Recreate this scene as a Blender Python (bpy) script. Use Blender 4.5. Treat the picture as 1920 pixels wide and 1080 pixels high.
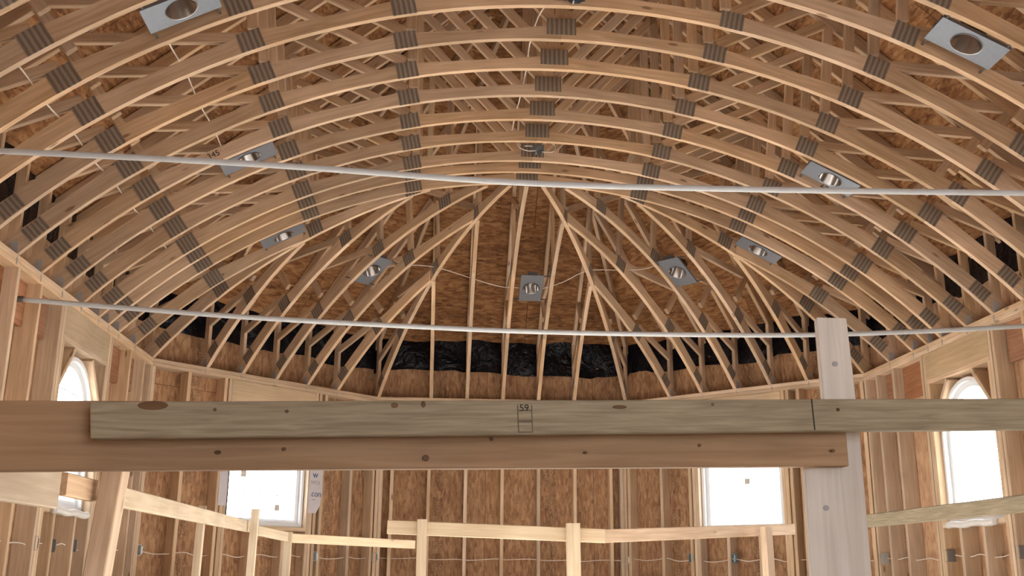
import bpy, math, random
from mathutils import Vector, Matrix
random.seed(7)
for o in list(bpy.data.objects): bpy.data.objects.remove(o, do_unlink=True)
sc = bpy.context.scene
COL = sc.collection

# ------------------------------------------------------------------ camera, sky, exposure
cam = bpy.data.cameras.new('camera')
cam.sensor_width = 36.0
cam.lens = 1942.9 / 1920.0 * 36.0
cam.clip_start = 0.05; cam.clip_end = 300
camo = bpy.data.objects.new('camera', cam); COL.objects.link(camo)
def cam_axes(pitch, yaw, roll):
    cy, sy, cp, sp = math.cos(yaw), math.sin(yaw), math.cos(pitch), math.sin(pitch)
    f = Vector((sy*cp, cy*cp, sp)); r = Vector((cy, -sy, 0)); u = r.cross(f)
    c, s = math.cos(roll), math.sin(roll)
    return c*r + s*u, -s*r + c*u, f
cr, cu, cf = cam_axes(math.radians(15.391), math.radians(4.027), math.radians(0.486))
camo.matrix_world = Matrix(((cr.x, cu.x, -cf.x, 0), (cr.y, cu.y, -cf.y, 0), (cr.z, cu.z, -cf.z, 0), (0, 0, 0, 1)))
sc.camera = camo

world = bpy.data.worlds.new('overcast_sky'); sc.world = world
world.use_nodes = True
bg = world.node_tree.nodes['Background']
bg.inputs['Color'].default_value = (0.93, 0.97, 1.0, 1)
bg.inputs['Strength'].default_value = 10.2

sc.view_settings.view_transform = 'Standard'
sc.view_settings.look = 'None'
sc.view_settings.exposure = 0.0
sc.view_settings.gamma = 1.0
sc.view_settings.use_curve_mapping = False

# ------------------------------------------------------------------ shared dimensions (metres, eye level = 0)
CX, CY = 0.728, 8.252            # centre of the octagonal end
HW = 3.375                       # half width of the room
SB = 1.398                       # half length of one octagon side
FLOOR = -0.75
PLATE = 1.90
RA, ZC = 4.709, 3.325            # vault arc
T22 = math.tan(math.radians(22.5)); S2 = math.sqrt(0.5)
def arc(u): return ZC - RA + math.sqrt(max(RA*RA - u*u, 0))
PITCH = 0.83
def deck(r): return 2.56 + (3.52 - r)*PITCH      # underside of the roof boards

# ------------------------------------------------------------------ materials
def new_mat(name):
    m = bpy.data.materials.new(name); m.use_nodes = True
    nt = m.node_tree; b = nt.nodes['Principled BSDF']
    return m, nt, b
def wood(name, c1, c2, rough=0.7, knots=True, grain=1.0, var=0.16):
    m, nt, b = new_mat(name); N = nt.nodes.new; L = nt.links.new
    tc = N('ShaderNodeTexCoord'); oi = N('ShaderNodeObjectInfo')
    off = N('ShaderNodeVectorMath'); off.operation = 'SCALE'
    cmb = N('ShaderNodeCombineXYZ')
    for i in range(3): L(oi.outputs['Random'], cmb.inputs[i])
    L(cmb.outputs[0], off.inputs[0]); off.inputs['Scale'].default_value = 37.0
    add = N('ShaderNodeVectorMath'); add.operation = 'ADD'
    L(tc.outputs['Object'], add.inputs[0]); L(off.outputs[0], add.inputs[1])
    mp = N('ShaderNodeMapping'); mp.inputs['Scale'].default_value = (1.3, 22, 22); L(add.outputs[0], mp.inputs[0])
    n1 = N('ShaderNodeTexNoise'); n1.inputs['Scale'].default_value = 2.2*grain; n1.inputs['Detail'].default_value = 5
    n1.inputs['Distortion'].default_value = 0.6
    L(mp.outputs[0], n1.inputs['Vector'])
    rp = N('ShaderNodeValToRGB'); rp.color_ramp.elements[0].position = 0.33; rp.color_ramp.elements[1].position = 0.68
    rp.color_ramp.elements[0].color = (*c2, 1); rp.color_ramp.elements[1].color = (*c1, 1)
    L(n1.outputs['Fac'], rp.inputs[0])
    # broad blotches
    n2 = N('ShaderNodeTexNoise'); n2.inputs['Scale'].default_value = 2.5; L(add.outputs[0], n2.inputs['Vector'])
    hsv = N('ShaderNodeHueSaturation')
    mr = N('ShaderNodeMapRange'); mr.inputs[3].default_value = 1-var; mr.inputs[4].default_value = 1+var
    L(oi.outputs['Random'], mr.inputs[0])
    mr2 = N('ShaderNodeMapRange'); mr2.inputs[1].default_value = .3; mr2.inputs[2].default_value = .7
    mr2.inputs[3].default_value = 0.88; mr2.inputs[4].default_value = 1.1
    L(n2.outputs['Fac'], mr2.inputs[0])
    mul = N('ShaderNodeMath'); mul.operation = 'MULTIPLY'; L(mr.outputs[0], mul.inputs[0]); L(mr2.outputs[0], mul.inputs[1])
    L(mul.outputs[0], hsv.inputs['Value'])
    mrs = N('ShaderNodeMapRange'); mrs.inputs[3].default_value = 0.82; mrs.inputs[4].default_value = 1.02
    frac = N('ShaderNodeMath'); frac.operation = 'FRACT'; m7 = N('ShaderNodeMath'); m7.operation = 'MULTIPLY'; m7.inputs[1].default_value = 7.31
    L(oi.outputs['Random'], m7.inputs[0]); L(m7.outputs[0], frac.inputs[0]); L(frac.outputs[0], mrs.inputs[0]); L(mrs.outputs[0], hsv.inputs['Saturation'])
    L(rp.outputs[0], hsv.inputs['Color'])
    last = hsv.outputs[0]
    if knots:
        mk = N('ShaderNodeMapping'); mk.inputs['Scale'].default_value = (2.2, 7, 7); L(add.outputs[0], mk.inputs[0])
        vo = N('ShaderNodeTexVoronoi'); vo.inputs['Scale'].default_value = 1.0; L(mk.outputs[0], vo.inputs['Vector'])
        kr = N('ShaderNodeValToRGB'); kr.color_ramp.elements[0].position = 0.05; kr.color_ramp.elements[1].position = 0.10
        kr.color_ramp.elements[0].color = (1, 1, 1, 1); kr.color_ramp.elements[1].color = (0, 0, 0, 1)
        L(vo.outputs['Distance'], kr.inputs[0])
        mx = N('ShaderNodeMix'); mx.data_type = 'RGBA'
        km = N('ShaderNodeMath'); km.operation = 'MULTIPLY'; km.inputs[1].default_value = 0.75
        L(kr.outputs[0], km.inputs[0]); L(km.outputs[0], mx.inputs['Factor'])
        L(last, mx.inputs['A']); mx.inputs['B'].default_value = (c2[0]*.35, c2[1]*.28, c2[2]*.25, 1)
        last = mx.outputs['Result']
    L(last, b.inputs['Base Color'])
    b.inputs['Roughness'].default_value = rough
    b.inputs['Specular IOR Level'].default_value = 0.25
    bp = N('ShaderNodeBump'); bp.inputs['Strength'].default_value = 0.12; bp.inputs['Distance'].default_value = 0.004
    L(n1.outputs['Fac'], bp.inputs['Height']); L(bp.outputs[0], b.inputs['Normal'])
    return m
def osb(name, cols, stamp=True, stamp_y=-0.2, stamp_w=0.045):
    m, nt, b = new_mat(name); N = nt.nodes.new; L = nt.links.new
    tc = N('ShaderNodeTexCoord'); oi = N('ShaderNodeObjectInfo')
    cmb = N('ShaderNodeCombineXYZ'); sc_ = N('ShaderNodeVectorMath'); sc_.operation = 'SCALE'; sc_.inputs['Scale'].default_value = 19.0
    for i in range(3): L(oi.outputs['Random'], cmb.inputs[i])
    L(cmb.outputs[0], sc_.inputs[0])
    add = N('ShaderNodeVectorMath'); add.operation = 'ADD'; L(tc.outputs['Object'], add.inputs[0]); L(sc_.outputs[0], add.inputs[1])
    facs = []
    for k, (rot, s) in enumerate((((0, 0, .5), (15, 44, 15)), ((0, 0, -.7), (13, 50, 13)))):
        mp = N('ShaderNodeMapping'); mp.inputs['Rotation'].default_value = rot; mp.inputs['Scale'].default_value = s
        L(add.outputs[0], mp.inputs[0])
        v = N('ShaderNodeTexVoronoi'); v.inputs['Scale'].default_value = 1.0; v.inputs['Randomness'].default_value = 1.0
        L(mp.outputs[0], v.inputs['Vector']); facs.append(v)
    sep = N('ShaderNodeSeparateColor'); L(facs[0].outputs['Color'], sep.inputs[0])
    sep2 = N('ShaderNodeSeparateColor'); L(facs[1].outputs['Color'], sep2.inputs[0])
    av = N('ShaderNodeMath'); av.operation = 'ADD'; L(sep.outputs[0], av.inputs[0]); L(sep2.outputs[1], av.inputs[1])
    n = N('ShaderNodeTexNoise'); n.inputs['Scale'].default_value = 3.0; n.inputs['Detail'].default_value = 6; L(add.outputs[0], n.inputs['Vector'])
    a2 = N('ShaderNodeMath'); a2.operation = 'MULTIPLY_ADD'; a2.inputs[1].default_value = 0.30; L(av.outputs[0], a2.inputs[0])
    n5 = N('ShaderNodeMath'); n5.operation = 'MULTIPLY'; n5.inputs[1].default_value = 0.45; L(n.outputs['Fac'], n5.inputs[0]); L(n5.outputs[0], a2.inputs[2])
    rp = N('ShaderNodeValToRGB'); cr_ = rp.color_ramp
    cr_.elements[0].position = 0.22; cr_.elements[0].color = (*cols[0], 1)
    cr_.elements[1].position = 0.80; cr_.elements[1].color = (*cols[2], 1)
    e = cr_.elements.new(0.5); e.color = (*cols[1], 1)
    L(a2.outputs[0], rp.inputs[0])
    hsv = N('ShaderNodeHueSaturation'); mr = N('ShaderNodeMapRange'); mr.inputs[3].default_value = .88; mr.inputs[4].default_value = 1.12
    L(oi.outputs['Random'], mr.inputs[0]); L(mr.outputs[0], hsv.inputs['Value']); L(rp.outputs[0], hsv.inputs['Color'])
    last = hsv.outputs[0]
    if stamp:   # printed lettering strip along each sheet, unreadable at this size
        sx = N('ShaderNodeSeparateXYZ'); L(tc.outputs['Object'], sx.inputs[0])
        d = N('ShaderNodeMath'); d.operation = 'SUBTRACT'; d.inputs[1].default_value = stamp_y; L(sx.outputs[1], d.inputs[0])
        ab = N('ShaderNodeMath'); ab.operation = 'ABSOLUTE'; L(d.outputs[0], ab.inputs[0])
        lt = N('ShaderNodeMath'); lt.operation = 'LESS_THAN'; lt.inputs[1].default_value = stamp_w; L(ab.outputs[0], lt.inputs[0])
        mp = N('ShaderNodeMapping'); mp.inputs['Scale'].default_value = (70, 75, 0); L(add.outputs[0], mp.inputs[0])
        ch = N('ShaderNodeTexNoise'); ch.inputs['Scale'].default_value = 1.0; ch.inputs['Detail'].default_value = 1; L(mp.outputs[0], ch.inputs['Vector'])
        mp2 = N('ShaderNodeMapping'); mp2.inputs['Scale'].default_value = (4, 0, 0); L(add.outputs[0], mp2.inputs[0])
        gp = N('ShaderNodeTexNoise'); gp.inputs['Scale'].default_value = 1.0; L(mp2.outputs[0], gp.inputs['Vector'])
        g1 = N('ShaderNodeMath'); g1.operation = 'GREATER_THAN'; g1.inputs[1].default_value = .5; L(ch.outputs['Fac'], g1.inputs[0])
        g2 = N('ShaderNodeMath'); g2.operation = 'GREATER_THAN'; g2.inputs[1].default_value = .46; L(gp.outputs['Fac'], g2.inputs[0])
        mm = N('ShaderNodeMath'); mm.operation = 'MULTIPLY'; L(g1.outputs[0], mm.inputs[0]); L(g2.outputs[0], mm.inputs[1])
        m2 = N('ShaderNodeMath'); m2.operation = 'MULTIPLY'; L(mm.outputs[0], m2.inputs[0]); L(lt.outputs[0], m2.inputs[1])
        m3 = N('ShaderNodeMath'); m3.operation = 'MULTIPLY'; m3.inputs[1].default_value = .42; L(m2.outputs[0], m3.inputs[0])
        mx = N('ShaderNodeMix'); mx.data_type = 'RGBA'; L(m3.outputs[0], mx.inputs['Factor']); L(last, mx.inputs['A'])
        mx.inputs['B'].default_value = (.05, .03, .02, 1); last = mx.outputs['Result']
    L(last, b.inputs['Base Color']); b.inputs['Roughness'].default_value = 0.75; b.inputs['Specular IOR Level'].default_value = 0.2
    bp = N('ShaderNodeBump'); bp.inputs['Strength'].default_value = .2; bp.inputs['Distance'].default_value = .004
    L(av.outputs[0], bp.inputs['Height']); L(bp.outputs[0], b.inputs['Normal'])
    return m
def plain(name, col, rough=.6, metal=0.0, noise=0.0):
    m, nt, b = new_mat(name)
    b.inputs['Base Color'].default_value = (*col, 1); b.inputs['Roughness'].default_value = rough; b.inputs['Metallic'].default_value = metal
    if noise:
        tc = nt.nodes.new('ShaderNodeTexCoord'); n = nt.nodes.new('ShaderNodeTexNoise'); n.inputs['Scale'].default_value = 30
        nt.links.new(tc.outputs['Object'], n.inputs['Vector'])
        rp = nt.nodes.new('ShaderNodeValToRGB')
        rp.color_ramp.elements[0].color = (*[c*(1-noise) for c in col], 1); rp.color_ramp.elements[1].color = (*[min(1, c*(1+noise)) for c in col], 1)
        nt.links.new(n.outputs['Fac'], rp.inputs[0]); nt.links.new(rp.outputs[0], b.inputs['Base Color'])
    return m
M = {}
M['pine'] = wood('pine_lumber', (.70, .50, .325), (.54, .355, .205))
M['stud'] = wood('stud_lumber', (.72, .53, .35), (.57, .39, .235))
M['rail'] = wood('fresh_spruce', (.80, .66, .46), (.68, .52, .33), var=.10)
M['grey_pine'] = wood('weathered_pine', (.37, .305, .195), (.235, .187, .11), grain=2.0, knots=False, var=.02)
M['fir'] = wood('fir_board', (.40, .262, .155), (.31, .19, .105), var=.02)
M['post'] = wood('pale_post_wood', (.70, .655, .60), (.59, .54, .48), var=.03)
M['block'] = wood('red_blocking', (.44, .20, .09), (.30, .12, .05), knots=False)
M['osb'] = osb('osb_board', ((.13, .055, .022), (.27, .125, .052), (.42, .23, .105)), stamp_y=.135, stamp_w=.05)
M['osb_wall'] = osb('osb_wall_board', ((.23, .115, .06), (.37, .205, .11), (.50, .31, .175)), stamp_y=.12, stamp_w=.06)
M['osb_side'] = osb('osb_side_board', ((.38, .21, .12), (.50, .305, .18), (.60, .39, .24)), stamp_y=-.3)
M['ply'] = wood('plywood_panel', (.66, .49, .30), (.56, .39, .22), knots=False)
M['galv'] = plain('galvanised_steel', (.225, .25, .29), .42, .5, .12)
M['steel_dark'] = plain('dark_steel', (.09, .08, .07), .6, .3)
M['can'] = plain('can_reflector', (.30, .29, .29), .22, .9)
M['clip'] = plain('clip_steel', (.50, .52, .56), .4, .5, .15)
M['conduit'] = plain('white_conduit', (.58, .62, .65), .45, .0, .06)
M['cable'] = plain('white_cable', (.80, .72, .64), .6)
M['box'] = plain('blue_grey_box', (.20, .34, .42), .5)
M['greybox'] = plain('grey_box', (.20, .19, .18), .5)
M['steelbox'] = plain('bright_steel_box', (.66, .72, .74), .35, .35)
M['vinyl'] = plain('white_vinyl', (.82, .84, .86), .4)
M['wrap'] = plain('house_wrap', (.60, .56, .58), .6, 0, .06)
M['ink'] = plain('blue_ink', (.05, .09, .19), .7)
M['ink_grey'] = plain('grey_ink', (.33, .31, .33), .7)
M['ink_black'] = plain('black_ink', (.03, .022, .018), .8)
M['ink_brown'] = plain('faded_ink', (.13, .105, .07), .8)
M['sticker'] = plain('paper_sticker', (.55, .50, .45), .7, 0, .5)
def backlit(name, col, tr):
    m, nt, b = new_mat(name); out = nt.nodes['Material Output']
    b.inputs['Base Color'].default_value = (*col, 1); b.inputs['Roughness'].default_value = .6
    t = nt.nodes.new('ShaderNodeBsdfTranslucent'); t.inputs['Color'].default_value = (*col, 1)
    mx = nt.nodes.new('ShaderNodeMixShader'); mx.inputs[0].default_value = tr
    nt.links.new(b.outputs[0], mx.inputs[1]); nt.links.new(t.outputs[0], mx.inputs[2]); nt.links.new(mx.outputs[0], out.inputs[0])
    return m
M['thin'] = backlit('translucent_vinyl', (.8, .82, .85), .25)
M['sticker'] = backlit('paper_sticker', (.6, .55, .5), .22)
M['foam'] = plain('pale_foam', (.75, .72, .68), .7, 0, .08)
M['ground'] = plain('pale_bounce_ground', (.74, .70, .64), .9, 0, .08)  # unseen ground colour, raised to brighten the chord undersides
M['floor'] = osb('subfloor_board', ((.36, .22, .12), (.46, .30, .17), (.56, .39, .23)), stamp=False)
M['red'] = plain('red_plastic', (.55, .05, .04), .5)
m, nt, b = new_mat('window_glass')
b.inputs['Base Color'].default_value = (1, 1, 1, 1); b.inputs['Roughness'].default_value = 0.0; b.inputs['IOR'].default_value = 1.02
b.inputs['Transmission Weight'].default_value = 1.0
M['glass'] = m
m, nt, b = new_mat('nail_plate_steel')
tc = nt.nodes.new('ShaderNodeTexCoord'); wv = nt.nodes.new('ShaderNodeTexWave'); wv.bands_direction = 'X'
wv.inputs['Scale'].default_value = 10.2; wv.inputs['Distortion'].default_value = 0.8; wv.inputs['Detail Scale'].default_value = 3
nt.links.new(tc.outputs['Object'], wv.inputs['Vector'])
rp = nt.nodes.new('ShaderNodeValToRGB'); rp.color_ramp.elements[0].color = (.20, .16, .125, 1); rp.color_ramp.elements[1].color = (.37, .315, .26, 1)
nt.links.new(wv.outputs['Fac'], rp.inputs[0]); nt.links.new(rp.outputs[0], b.inputs['Base Color'])
b.inputs['Metallic'].default_value = .25; b.inputs['Roughness'].default_value = .55
bp = nt.nodes.new('ShaderNodeBump'); bp.inputs['Strength'].default_value = .5; bp.inputs['Distance'].default_value = .004
nt.links.new(wv.outputs['Fac'], bp.inputs['Height']); nt.links.new(bp.outputs[0], b.inputs['Normal'])
M['nail'] = m
m, nt, b = new_mat('black_polythene')
b.inputs['Base Color'].default_value = (.006, .006, .009, 1); b.inputs['Roughness'].default_value = .2; b.inputs['Specular IOR Level'].default_value = .22
tc = nt.nodes.new('ShaderNodeTexCoord'); n = nt.nodes.new('ShaderNodeTexNoise'); n.inputs['Scale'].default_value = 7; n.inputs['Detail'].default_value = 3; n.inputs['Distortion'].default_value = 1.5
nt.links.new(tc.outputs['Object'], n.inputs['Vector'])
bp = nt.nodes.new('ShaderNodeBump'); bp.inputs['Strength'].default_value = .7; bp.inputs['Distance'].default_value = .05
nt.links.new(n.outputs['Fac'], bp.inputs['Height']); nt.links.new(bp.outputs[0], b.inputs['Normal'])
M['poly'] = m

# ------------------------------------------------------------------ helpers
def link(o, parent=None):
    COL.objects.link(o)
    if parent is not None: o.parent = parent
    return o
def tag(o, label=None, cat=None, group=None, kind=None):
    if label: o['label'] = label
    if cat: o['category'] = cat
    if group: o['group'] = group
    if kind: o['kind'] = kind
    return o
def empty(name, loc=(0, 0, 0), rz=0.0):
    o = bpy.data.objects.new(name, None); o.empty_display_size = .2
    o.location = loc; o.rotation_euler = (0, 0, rz)
    return link(o)
def mesh(name, vs, fs, mat, parent=None, mw=None, smooth=False):
    me = bpy.data.meshes.new(name); me.from_pydata([tuple(v) for v in vs], [], fs); me.update()
    me.materials.append(mat)
    if smooth:
        for p in me.polygons: p.use_smooth = True
    o = bpy.data.objects.new(name, me); link(o, parent)
    if mw is not None: o.matrix_local = mw
    return o
BOXF = [(0, 3, 2, 1), (4, 5, 6, 7), (0, 1, 5, 4), (1, 2, 6, 5), (2, 3, 7, 6), (3, 0, 4, 7)]
def boxv(x0, x1, y0, y1, z0, z1):
    return [(x0, y0, z0), (x1, y0, z0), (x1, y1, z0), (x0, y1, z0), (x0, y0, z1), (x1, y0, z1), (x1, y1, z1), (x0, y1, z1)]
def frame(x, y, z, o):
    return Matrix(((x.x, y.x, z.x, o.x), (x.y, y.y, z.y, o.y), (x.z, y.z, z.z, o.z), (0, 0, 0, 1)))
def bar(name, p0, p1, w, t, side, mat, parent=None, ext=0.0):
    """a board from p0 to p1 (centre line); t = thickness along `side`, w = width across"""
    p0 = Vector(p0); p1 = Vector(p1); x = (p1-p0); L = x.length; x.normalize()
    z = Vector(side); z = (z - x*z.dot(x)).normalized(); y = z.cross(x)
    h = L/2 + ext; c = min(.004, t*.12, w*.12)
    # chamfered long edges
    ring = [(-w/2+c, -t/2), (w/2-c, -t/2), (w/2, -t/2+c), (w/2, t/2-c), (w/2-c, t/2), (-w/2+c, t/2), (-w/2, t/2-c), (-w/2, -t/2+c)]
    vs = [(-h, a, b_) for a, b_ in ring] + [(h, a, b_) for a, b_ in ring]
    fs = [(i, (i+1) % 8, 8+(i+1) % 8, 8+i) for i in range(8)] + [tuple(range(7, -1, -1)), tuple(range(8, 16))]
    return mesh(name, vs, fs, mat, parent, frame(x, y, z, (p0+p1)/2))
def strip(name, bot, top, t, mat, parent=None, y0=0.0):
    """a flat curved piece in the local x-z plane between a lower and an upper edge, thickness t along y"""
    a = Vector((bot[0][0], 0, bot[0][1])); b_ = Vector((bot[-1][0], 0, bot[-1][1]))
    x = (b_-a).normalized(); y = Vector((0, 1, 0)); z = x.cross(y)
    o = (a+b_)/2 + Vector((0, y0, 0)); n = len(bot); vs = []
    for yy in (-t/2, t/2):
        for P in list(bot)+list(top):
            d = Vector((P[0], 0, P[1])) - (a+b_)/2
            vs.append((d.dot(x), yy, d.dot(z)))
    m_ = 2*n; fs = []
    for i in range(n-1):
        fs.append((i, i+1, n+i+1, n+i)); fs.append((m_+i, m_+n+i, m_+n+i+1, m_+i+1))
        fs.append((i, m_+i, m_+i+1, i+1)); fs.append((n+i, n+i+1, m_+n+i+1, m_+n+i))
    fs.append((0, n, m_+n, m_)); fs.append((n-1, m_+n-1, m_+2*n-1, 2*n-1))
    return mesh(name, vs, fs, mat, parent, frame(x, y, z, o))
def tube(name, pts, r, mat, parent=None, smooth=True, ns=8):
    pts = [Vector(p) for p in pts]; vs = []; fs = []
    for i, p in enumerate(pts):
        d = (pts[min(i+1, len(pts)-1)] - pts[max(i-1, 0)]).normalized()
        u = Vector((0, 0, 1)) if abs(d.z) < .9 else Vector((1, 0, 0))
        a = d.cross(u).normalized(); b_ = a.cross(d)
        for k in range(ns):
            an = 2*math.pi*k/ns; vs.append(p + r*(math.cos(an)*a + math.sin(an)*b_))
    for i in range(len(pts)-1):
        for k in range(ns):
            fs.append((i*ns+k, i*ns+(k+1) % ns, (i+1)*ns+(k+1) % ns, (i+1)*ns+k))
    fs.append(tuple(range(ns-1, -1, -1))); fs.append(tuple(range((len(pts)-1)*ns, len(pts)*ns)))
    return mesh(name, vs, fs, mat, parent, None, smooth)
def smoothpath(pts, n=8):
    out = []; P = [Vector(p) for p in pts]
    for i in range(len(P)-1):
        a, b_, c, d = P[max(i-1, 0)], P[i], P[i+1], P[min(i+2, len(P)-1)]
        for k in range(n):
            t = k/n
            out.append(.5*((2*b_) + (c-a)*t + (2*a-5*b_+4*c-d)*t*t + (3*b_-a-3*c+d)*t**3))
    out.append(P[-1]); return out
def text(name, body, size, mat, parent, mw):
    cu_ = bpy.data.curves.new(name, 'FONT'); cu_.body = body; cu_.size = size; cu_.extrude = .0006
    cu_.align_x = 'CENTER'; cu_.align_y = 'CENTER'; cu_.materials.append(mat)
    tmp = bpy.data.objects.new(name, cu_)
    me = bpy.data.meshes.new_from_object(tmp); bpy.data.objects.remove(tmp); bpy.data.curves.remove(cu_)
    me.materials.clear(); me.materials.append(mat)
    o = bpy.data.objects.new(name, me); link(o, parent); o.matrix_local = mw
    return o
ORD = ['first', 'second', 'third', 'fourth', 'fifth', 'sixth', 'seventh', 'eighth', 'ninth', 'tenth', 'eleventh', 'twelfth', 'thirteenth']

# ------------------------------------------------------------------ ground and floor
g = mesh('ground', [(-40, -40, -3.7), (40, -40, -3.7), (40, 50, -3.7), (-40, 50, -3.7)], [(0, 1, 2, 3)], M['ground']); tag(g, 'unseen ground below the upper storey, pale to bounce light up', kind='structure')  # out of view, kept pale to reflect sky light up into the vault
fl = empty('floor', (0, 0, 0)); tag(fl, 'wooden subfloor around the stair opening', kind='structure')
def slab(poly, z0, z1, name, parent, mat):
    n = len(poly); vs = [(x, y, z0) for x, y in poly]+[(x, y, z1) for x, y in poly]
    fs = [tuple(range(n-1, -1, -1)), tuple(range(n, 2*n))]+[(i, (i+1) % n, n+(i+1) % n, n+i) for i in range(n)]
    return mesh(name, vs, fs, mat, parent)
XL, XR = CX-HW, CX+HW
YC = CY+SB                      # where the straight walls end
YB = CY+HW
YF = -2.75                      # closed end behind the camera
slab([(XL-.15, YF), (-1.25, YF), (-1.25, 8.45), (XL-.15, 8.45)], FLOOR-.3, FLOOR, 'subfloor_panel', fl, M['floor'])
slab([(2.80, YF), (XR+.15, YF), (XR+.15, 8.45), (2.80, 8.45)], FLOOR-.3, FLOOR, 'subfloor_panel', fl, M['floor'])
slab([(XL-.15, 8.45), (-1.25, 8.45), (-1.25, 8.95), (-.12, 10.15), (.728, 10.15), (.728, YB+.15), (CX-SB-.06, YB+.15), (XL-.15, YC+.06)], FLOOR-.3, FLOOR, 'subfloor_panel', fl, M['floor'])
slab([(2.80, 8.45), (XR+.15, 8.45), (XR+.15, YC+.06), (CX+SB+.06, YB+.15), (.728, YB+.15), (.728, 10.15), (1.6, 10.15), (2.80, 8.95)], FLOOR-.3, FLOOR, 'subfloor_panel', fl, M['floor'])
slab([(-1.25, YF), (2.80, YF), (2.80, 3.4), (-1.25, 3.4)], FLOOR-.3, FLOOR, 'subfloor_panel', fl, M['floor'])  # added unseen slab, shuts light from below off the foreground boards
slab([(-1.25, 6.45), (1.3, 6.45), (2.80, 7.4), (2.80, 8.0), (1.1, 7.0), (-1.25, 7.0)], FLOOR-.3, FLOOR, 'walkway_panel', fl, M['floor'])
wf = empty('added_wall_front', (0, YF, 0)); tag(wf, 'added sheathed wall behind the viewer, closing off rear daylight', kind='structure')  # added out of view to block daylight from the rear
for (xa, xb, za, zb_) in ((XL-.15, .9, FLOOR-.3, 2.2), (3.3, XR+.15, FLOOR-.3, 2.2), (.9, 3.3, 1.45, 2.2), (.9, 3.3, FLOOR-.3, FLOOR)):   # leaves a wide opening, added to let some front light in
    mesh('sheathing_panel', boxv(xa, xb, -.15, -.138, za, zb_), BOXF, M['osb_side'], wf)
mesh('gable_panel', [(XL-.15, -.15, 2.2), (XR+.15, -.15, 2.2), (XR+.15, -.15, 2.5), (CX, -.15, 5.4), (XL-.15, -.15, 2.5)]+[(XL-.15, -.138, 2.2), (XR+.15, -.138, 2.2), (XR+.15, -.138, 2.5), (CX, -.138, 5.4), (XL-.15, -.138, 2.5)],
     [(0, 1, 2, 3, 4), (9, 8, 7, 6, 5)]+[(i, 5+i, 5+(i+1) % 5, (i+1) % 5) for i in range(5)], M['osb_side'], wf)

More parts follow.
